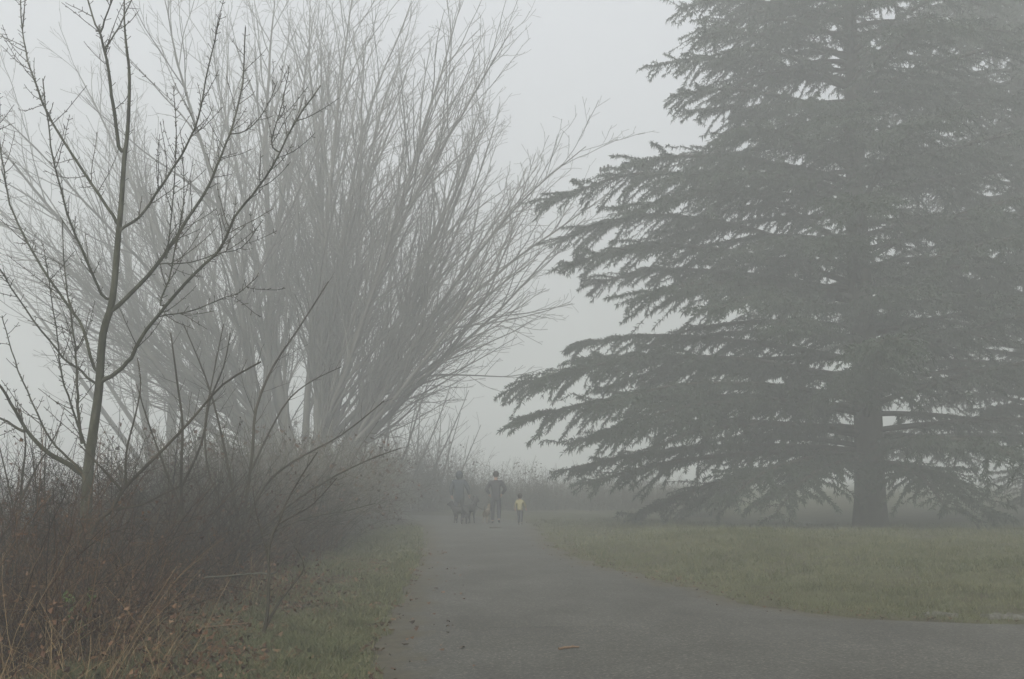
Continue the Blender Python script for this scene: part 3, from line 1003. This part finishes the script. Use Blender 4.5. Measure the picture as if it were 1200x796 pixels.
# boughs whose tips show against the fog on the left: tip pixel, depth of tip relative to the trunk, pixel height on the trunk, rise, droop, width
SHOW = [((795, 4), .5, 30, .35, .4, 1.2), ((812, 40), -2, 70, .3, .3, 1.3), ((764, 70), 1, 105, .35, .5, 1.3), ((790, 104), -1.5, 140, .3, .5, 1.3), ((805, 125), 2.5, 165, .3, .4, 1.3),
        ((850, 150), -3, 190, .3, .3, 1.4), ((732, 186), .5, 215, .35, .6, 1.5), ((770, 205), -2.5, 235, .4, .5, 1.6), ((820, 175), 3, 235, .3, .4, 1.5),
        ((648, 222), 0, 300, 1.25, .9, 1.7), ((662, 262), 1.5, 320, .8, 1.1, 1.8), ((668, 292), -1.5, 335, .5, 1.0, 1.9), ((700, 318), 2, 345, .3, .9, 1.8), ((745, 335), -3, 350, .2, .8, 1.8), ((800, 330), 3.5, 350, .2, .6, 1.7),
        ((672, 395), 1, 425, .3, .6, 1.6), ((612, 436), 0, 455, .55, .8, 1.9), ((640, 432), -2, 450, .5, .6, 1.9), ((618, 478), -1, 485, .4, .7, 1.9), ((690, 470), 3, 470, .4, .6, 1.8), ((720, 490), -4, 480, .3, .6, 1.8),
        ((668, 512), -1.8, 512, .4, .4, 1.5), ((656, 548), .5, 530, .35, .25, 1.3), ((690, 560), -2.5, 535, .3, .3, 1.4), ((745, 596), -1, 540, .25, .6, 1.3), ((800, 590), 2.5, 540, .3, .5, 1.4), ((850, 575), -4, 535, .3, .6, 1.4), ((905, 592), -4.5, 540, .3, .7, 1.3), ((1160, 592), -3.5, 545, .35, .8, 1.4), ((1110, 585), -5, 545, .3, .6, 1.3)]
for (tx, ty), dy, ay, rise, droop, wdt in SHOW:
    tip = at(tx, ty, YC + dy * K) - cb
    if ty == 222: PERCH = refine(arc(trunk_at(ay), tip, rise * K, droop * K), 12)
    bough(wd, fo, arc(trunk_at(ay), tip, rise * K, droop * K), wdt * K, rs, .12, 1.0)
# the other sides
SIL_Y = [0, 60, 110, 150, 200, 240, 300, 345, 375, 400, 440, 500, 550, 600]
SIL_X = [800, 780, 800, 860, 760, 680, 700, 780, 840, 700, 640, 660, 690, 780]
z = 2.4
kk = 0
while z < CH - .4:
    env = 12.2 * (1 - (z / (CH + 2.5)) ** 1.6) + .4
    for j in range(2):
        az = kk * 2.39996 + rnd.uniform(-.3, .3)
        kk += 1
        L = env * rnd.uniform(.45, 1.05)
        d = Vector((math.cos(az), math.sin(az), 0))
        zz = z + rnd.uniform(0, .4)
        p0 = Vector((0, 0, zz))
        p1 = d * L + Vector((0, 0, max(1.0, zz + rnd.uniform(-.8, .9) * (L / 8))))
        # keep inside the outline on the left
        w = p1 + cb
        v = w - Vector((0, 0, EYE))
        dep = v.y * math.cos(TH) + v.z * math.sin(TH)
        sx = 600 + F_PX * v.x / dep
        sy = 398 - F_PX * (v.z * math.cos(TH) - v.y * math.sin(TH)) / dep
        lim = float(np.interp(sy, SIL_Y, SIL_X)) + 45
        if sx < lim:
            d2 = (1018 - lim) / max(1, 1018 - sx)
            p1 = Vector((p1.x * d2, p1.y * d2, p1.z))
        # a few open windows right of the trunk
        if 1020 < sx < 1130 and d.y < 0 and 150 < sy < 330 and rnd.random() < .6:
            continue
        bough(wd, fo, arc(p0, p1, rnd.uniform(.25, .65), rnd.uniform(.4, 1.0)), rnd.uniform(1.4, 2.2), rs, .10, .75)
    z += .29
tk.build('trunk', M['bark_cedar'], cedar)
wd.build('boughs', M['bark_cedar'], cedar)
fo.build('foliage', M['needles'], cedar, smooth_shade=False)
c2 = copy_tree(cedar)
p = at(1225, 600, 43)
c2.location = (p.x, p.y, hz(p.x, p.y))
c2.rotation_euler = (0, 0, R(140))
c2.scale = (1.05, 1.05, 1.02)
c2['label'] = 'paler cedar further back at the right edge, behind the great cedar'

# birds on the high left bough
birds = [(701.5, 'leftmost of the three small dark birds perched on the high cedar bough'), (705.8, 'middle of the three small dark birds perched on the high cedar bough'), (711.8, 'rightmost of the three small dark birds perched on the high cedar bough')]
import bmesh


def ball(c, r, seg=10):
    bm = bmesh.new()
    bmesh.ops.create_uvsphere(bm, u_segments=seg, v_segments=seg // 2 + 2, radius=1)
    v = [(c[0] + x.co.x * r[0], c[1] + x.co.y * r[1], c[2] + x.co.z * r[2]) for x in bm.verts]
    f = [[q.index for q in x.verts] for x in bm.faces]
    bm.free()
    return v, f


# ------------------------------------------------------------------ bodies grown over a skeleton
def skin(name, verts, edges, radii, mat, parent, sub=2, root=0):
    me = bpy.data.meshes.new(name)
    me.from_pydata([tuple(v) for v in verts], edges, [])
    o = bpy.data.objects.new(name + '_tmp', me)
    col.objects.link(o)
    o.modifiers.new('s', 'SKIN')
    for i, sv in enumerate(me.skin_vertices[0].data):
        r = radii[i]
        sv.radius = r if isinstance(r, tuple) else (r, r)
        sv.use_root = (i == root)
    mo = o.modifiers.new('u', 'SUBSURF'); mo.levels = sub; mo.render_levels = sub
    dg = bpy.context.evaluated_depsgraph_get()
    res = bpy.data.meshes.new_from_object(o.evaluated_get(dg))
    bpy.data.objects.remove(o)
    res.name = name
    for pl in res.polygons: pl.use_smooth = True
    return link_mesh(name, res, mat, parent)


def chain_skin(name, chains, mat, parent, sub=2):
    """chains: lists of (x,y,z,r); a chain that starts on an earlier point joins there"""
    V, E, Rr, key = [], [], [], {}
    for ch in chains:
        prev = None
        for x, y, z, r in ch:
            k = (round(x, 4), round(y, 4), round(z, 4))
            if k not in key:
                key[k] = len(V); V.append((x, y, z)); Rr.append(r)
            if prev is not None: E.append((prev, key[k]))
            prev = key[k]
    return skin(name, V, E, Rr, mat, parent, sub)


def person(label, loc, rz, H, jacket, trouser, hairmat, arms, stride, bulk=1.0, hood=False, hem=.78, headscale=1.0):
    """arms: for each side (elbow, wrist) in metres for a 1.75 m figure; stride: forward offset of the feet"""
    s = H / 1.75
    root = empty('person', loc, label, 'person', rz=rz)
    S = lambda ch: [(x * s, y * s, z * s, r * s) for x, y, z, r in ch]
    hs = headscale
    hd = 1.60
    body = [S([(0, 0, .96, .115), (0, 0, 1.15, .105), (0, 0, 1.33, .125), (0, 0, 1.45, .075), (0, .01, 1.515, .05), (0, .025, hd, .08 * hs), (0, .02, hd + .07 * hs, .095 * hs), (0, .01, hd + .14 * hs, .06 * hs)])]
    body.append(S([(0, .025, hd, .08 * hs), (0, .115 * hs, hd + .005, .018)]))          # nose
    for sd in (-1, 1):
        body.append(S([(0, .02, hd + .07 * hs, .095 * hs), (sd * .095 * hs, .0, hd + .03, .02)]))   # ears
    ja = [S([(0, 0, hem, .17 * bulk), (0, 0, .96, .155 * bulk), (0, 0, 1.15, .15 * bulk), (0, 0, 1.33, .165 * bulk), (0, 0, 1.44, .10), (0, .01, 1.5, .065)])]
    tr_ = [S([(0, 0, .99, .13), (0, 0, .92, .13)])]
    shoes = []
    for sd, (el, wr), st in zip((-1, 1), arms, stride):
        ex, ey, ez = el; wx, wy, wz = wr
        arm = [(0, 0, 1.33, .125), (sd * .17, 0, 1.41, .06), (sd * ex, ey, ez, .042), (sd * wx, wy, wz, .03)]
        body.append(S(arm))
        # palm and fingers
        f = (Vector((sd * wx, wy, wz)) - Vector((sd * ex, ey, ez))).normalized()
        palm = Vector((sd * wx, wy, wz)) + f * .07
        body.append(S([(sd * wx, wy, wz, .03), (*palm, .032)]))
        across = f.cross(Vector((0, 1, 0)) if abs(f.y) < .8 else Vector((0, 0, 1))).normalized()
        for q, fl in zip((-1.5, -.5, .5, 1.5), (.06, .075, .08, .07)):
            a = palm + across * q * .018 + f * .03
            b = a + f * fl * .6 + Vector((0, .012, 0)); c = b + f * fl * .4 + Vector((0, .02, 0))
            body.append(S([(*palm, .032), (*a, .010), (*b, .009), (*c, .008)]))
        th = Vector((sd * wx, wy, wz)) + f * .03 + across * -.04 + Vector((0, .02, 0))
        body.append(S([(sd * wx, wy, wz, .03), (*th, .012), (*(th + f * .04), .009)]))
        ja.append(S([(0, 0, 1.33, .165 * bulk), (sd * .185, 0, 1.405, .085 * bulk), (sd * (.185 + ex) / 2, ey / 2, (1.405 + ez) / 2, .075 * bulk), (sd * ex, ey, ez, .062 * bulk), (sd * (ex + wx) / 2, (ey + wy) / 2, (ez + wz) / 2, .056 * bulk), (sd * wx, wy, wz, .05)]))
        lift = .06 if st < -.1 else 0
        leg = [(0, 0, .96, .115), (sd * .095, 0, .9, .085), (sd * .10, st * .55 + .04, .5, .055), (sd * .10, st, .09 + lift, .036), (sd * .11, st + .15, .045 + lift * .2, .03)]
        body.append(S(leg))
        tr_.append(S([(0, 0, .92, .13), (sd * .10, 0, .86, .105), (sd * .105, st * .55 + .04, .5, .078), (sd * .105, st * .85 + .01, .3, .07), (sd * .105, st, .10 + lift, .062)]))
        shoes.append(S([(sd * .10, st - .04, .06 + lift, .045), (sd * .105, st + .05, .05 + lift * .6, .045), (sd * .115, st + .16, .04 + lift * .2, .036)]))
    chain_skin('body', body, M['skin'], root, 1)
    chain_skin('jacket', ja, jacket, root, 2)
    chain_skin('trousers', tr_, trouser, root, 2)
    for ch in shoes: chain_skin('shoe', [ch], M['shoe'], root, 1)
    m = MB()
    if hood:
        m.mesh(*ball((0, -.02 * s, (hd + .05) * s), (.135 * s, .14 * s, .165 * s), 16))
        m.build('hood', jacket, root)
    else:
        m.mesh(*ball((0, -.012 * s, (hd + .085 * hs) * s), (.108 * s * hs, .115 * s * hs, .115 * s * hs), 16))
        m.build('hair', hairmat, root)
    return root


def ground_pt(px, py, Y):
    p = at(px, py, Y)
    z = .034 if xl(Y) < p.x < xr(Y) else hz(p.x, Y)
    return Vector((p.x, Y, z))


YP = 37.0
pm = ground_pt(581, 614, YP)
person('person in a dark jacket and trousers walking with elbows out, hands at pockets', pm, R(3), 1.76, M['jacket_dark'], M['trouser'], M['hair'],
       (((.33, -.06, 1.17), (.22, .10, 1.0)), ((.33, -.06, 1.17), (.22, .10, 1.0))), (.10, -.16), 1.08, hem=.74)
pw = ground_pt(538, 612, 38.5)
person('person in a hooded slate blue coat behind the two dark dogs', pw, R(-4), 1.76, M['coat_blue'], M['trouser'], M['hair'],
       (((.30, .0, 1.15), (.28, .12, .93)), ((.32, .02, 1.16), (.34, .16, .96))), (-.12, .12), 1.28, hood=True, hem=.62)
pc = ground_pt(609.5, 618, 35.8)
person('small child in a yellow jacket walking beside the adult', pc, R(-12), .98, M['yellow'], M['trouser'], M['hair'],
       (((.28, .0, 1.2), (.30, .06, .99)), ((.29, .02, 1.2), (.33, .1, 1.0))), (.12, -.13), 1.15, hem=.85, headscale=1.45)


def dog(label, loc, rz, h, mat, ear='up', headturn=0.0, group=None):
    """h: height at the shoulder; the dog faces +Y"""
    s = h / .55
    root = empty('dog', loc, label, 'dog', group, rz)
    S = lambda ch: [(x * s, y * s, z * s, r * s) for x, y, z, r in ch]
    ht = headturn
    ch = [S([(0, -.30, .50, .085), (0, -.12, .49, .10), (0, .08, .47, .125), (0, .22, .47, .125), (0, .32, .56, .085), (ht * .3, .38, .66, .075), (ht * .6, .44, .72, .08), (ht, .54, .69, .045), (ht * 1.2, .61, .675, .032)])]
    ch.append(S([(0, -.30, .50, .085), (0, -.40, .55, .03), (0, -.50, .64, .024), (.02, -.55, .74, .015)]))
    for sd in (-1, 1):
        ch.append(S([(ht * .6, .44, .72, .08), (ht * .6 + sd * .05, .41, .80, .03), (ht * .6 + sd * .065, .40, .85 if ear == 'up' else .74, .012)]))
        ch.append(S([(0, .22, .47, .125), (sd * .075, .22, .38, .055), (sd * .08, .20, .26, .036), (sd * .08, .22, .13, .024), (sd * .08, .22, .035, .024), (sd * .08, .26, .022, .024)]))
        ch.append(S([(0, -.30, .50, .085), (sd * .075, -.26, .40, .07), (sd * .085, -.20, .29, .046), (sd * .085, -.32, .17, .025), (sd * .085, -.30, .035, .023), (sd * .085, -.26, .022, .024)]))
    chain_skin('body', ch, mat, root, 2)
    m = MB()
    pts = [(math.cos(a) * .095 * s + ht * .2 * s, .345 * s + math.sin(a) * .05 * s, .59 * s + math.sin(a) * -.07 * s) for a in np.linspace(0, 2 * PI, 15)]
    m.tube([Vector(p) for p in pts], [.012 * s] * 15, 6)
    m.build('collar', M['lead'], root)
    return root


p = ground_pt(540, 614, 36.9); dog('shaggy dark dog walking on the left of the pair beside the hooded person', p, R(60), .52, M['fur_black'], 'down')
p = ground_pt(549, 614, 36.6); dog('dark upright-eared dog on the right of the pair, nearer the adult', p, R(-25), .62, M['fur_black'], 'up', .04)
p = ground_pt(570.5, 613, 37.2); dog('tan dog walking at the heels of the adult in dark jacket', p, R(-12), .44, M['fur_tan'], 'down')
# the lead from the hooded person's hand to the tan dog
m = MB()
a = pw + Vector((.36, .1, .92)); b_ = ground_pt(570.5, 613, 37.2) + Vector((.04, .28, .48))
q = [a.lerp(b_, t) - Vector((0, 0, .18 * math.sin(PI * t))) - a for t in np.linspace(0, 1, 9)]
m.tube(q, [.012] * 9, 5)
o = m.build('dog_lead', M['lead']); o.location = a
tag(o, 'dark lead stretched between the hooded person and the tan dog', 'lead')
# pale bare stick on the path by the adult's feet
a = on(574, 617.5, .02); b_ = on(588, 617.8, .02)
stick('pale_stick', 'pale bare stick on the path at the adult\'s feet', [a, (a + b_) / 2 + Vector((0, .02, .005)), b_], .025, M['pale_stick'])

# perched birds: on top of the high bough
for bx, lb in birds:
    p = min(PERCH, key=lambda q: abs(600 + (bx - 600) * (q.y + cb.y) / YC * 1.0 - (600 + F_PX * (q.x + cb.x) / (q.y * math.cos(TH) + cb.y * math.cos(TH) + (q.z + cb.z - EYE) * math.sin(TH))))) + cb + Vector((0, -.25, .3))
    root = empty('perched_bird', p, lb, 'bird', 'birds on the cedar bough')
    root.scale = (1.25, 1.25, 1.25)
    m = MB()
    chain_skin('body', [[(0, -.03, -.02, .022), (0, 0, .03, .042), (0, .015, .085, .036), (0, .03, .125, .03), (0, .045, .15, .024), (0, .085, .147, .006)],
                        [(0, -.03, -.02, .022), (0, -.07, -.08, .012)]], M['feather'], root, 2)
    m.tube([Vector((-.014, .01, .01)), Vector((-.014, .015, -.03)), Vector((-.014, .03, -.035))], [.003] * 3, 4)
    m.tube([Vector((.014, .01, .01)), Vector((.014, .015, -.03)), Vector((.014, .03, -.035))], [.003] * 3, 4)
    m.build('feet', M['shoe'], root)

# ------------------------------------------------------------------ fog
hm = bpy.data.materials.new('fog')
hm.use_nodes = True
nt = hm.node_tree
nt.nodes.remove(nt.nodes['Principled BSDF'])
pv = nt.nodes.new('ShaderNodeVolumePrincipled')
pv.inputs['Color'].default_value = (.86, .885, .87, 1)
pv.inputs['Density'].default_value = .0122
pv.inputs['Anisotropy'].default_value = .35
nt.links.new(pv.outputs[0], nt.nodes['Material Output'].inputs['Volume'])
m = MB()
x0, x1, y0, y1, z0, z1 = -140, 140, -40, 390, -1.8, 27.5
m.mesh([(x0, y0, z0), (x1, y0, z0), (x1, y1, z0), (x0, y1, z0), (x0, y0, z1), (x1, y0, z1), (x1, y1, z1), (x0, y1, z1)],
       [(3, 2, 1, 0), (4, 5, 6, 7), (0, 1, 5, 4), (1, 2, 6, 5), (2, 3, 7, 6), (3, 0, 4, 7)])
haze = m.build('haze', hm, smooth_shade=False)
tag(haze, 'pale even winter fog filling the park', 'fog', kind='stuff')

# ------------------------------------------------------------------ light
SUN_EL, SUN_ROT = R(48), R(200)
w = bpy.data.worlds.new('World')
sc.world = w
w.use_nodes = True
nt = w.node_tree
bg = nt.nodes['Background']
sky = nt.nodes.new('ShaderNodeTexSky')
sky.sky_type = 'NISHITA'
sky.sun_disc = False
sky.sun_elevation = SUN_EL
sky.sun_rotation = SUN_ROT
sky.air_density = 1.0
sky.dust_density = 6.0
sky.ozone_density = 1.0
hsv = nt.nodes.new('ShaderNodeHueSaturation')
hsv.inputs['Saturation'].default_value = .15      # overcast: hardly any blue left
nt.links.new(sky.outputs[0], hsv.inputs['Color'])
tcw = nt.nodes.new('ShaderNodeTexCoord')
sxz = nt.nodes.new('ShaderNodeSeparateXYZ')
nt.links.new(tcw.outputs['Generated'], sxz.inputs[0])
cie = nt.nodes.new('ShaderNodeMapRange')          # overcast cloud deck: three times brighter overhead than at the horizon
cie.inputs['From Min'].default_value = 0; cie.inputs['From Max'].default_value = .45
cie.inputs['To Min'].default_value = .56; cie.inputs['To Max'].default_value = 1.5
nt.links.new(sxz.outputs['Z'], cie.inputs['Value'])
cm = nt.nodes.new('ShaderNodeMix'); cm.data_type = 'RGBA'; cm.blend_type = 'MULTIPLY'; cm.inputs[0].default_value = 1
nt.links.new(hsv.outputs[0], cm.inputs[6]); nt.links.new(cie.outputs[0], cm.inputs[7])
nt.links.new(cm.outputs[2], bg.inputs['Color'])
bg.inputs['Strength'].default_value = .12
sl = bpy.data.lights.new('sun', 'SUN')
sl.energy = 0.5
sl.specular_factor = .5
sl.angle = R(60)
sl.color = (1, .975, .94)
so = bpy.data.objects.new('sun', sl)
# Nishita: rotation is measured clockwise from +Y
dv = Vector((math.sin(SUN_ROT) * math.cos(SUN_EL), math.cos(SUN_ROT) * math.cos(SUN_EL), math.sin(SUN_EL)))
so.rotation_euler = dv.to_track_quat('Z', 'Y').to_euler()
so.location = (0, 0, 60)
col.objects.link(so)

sc.view_settings.view_transform = 'Standard'
sc.view_settings.look = 'None'
sc.view_settings.exposure = 0.75
sc.view_settings.gamma = 1
sc.view_settings.use_curve_mapping = False
sc.render.engine = 'CYCLES'
cy = sc.cycles
cy.use_denoising = True
cy.denoiser = 'OPENIMAGEDENOISE'
cy.max_bounces = 6
cy.diffuse_bounces = 2
cy.glossy_bounces = 1
cy.transmission_bounces = 0
cy.volume_bounces = 4
cy.transparent_max_bounces = 4
cy.use_adaptive_sampling = False
cy.sample_clamp_indirect = 4
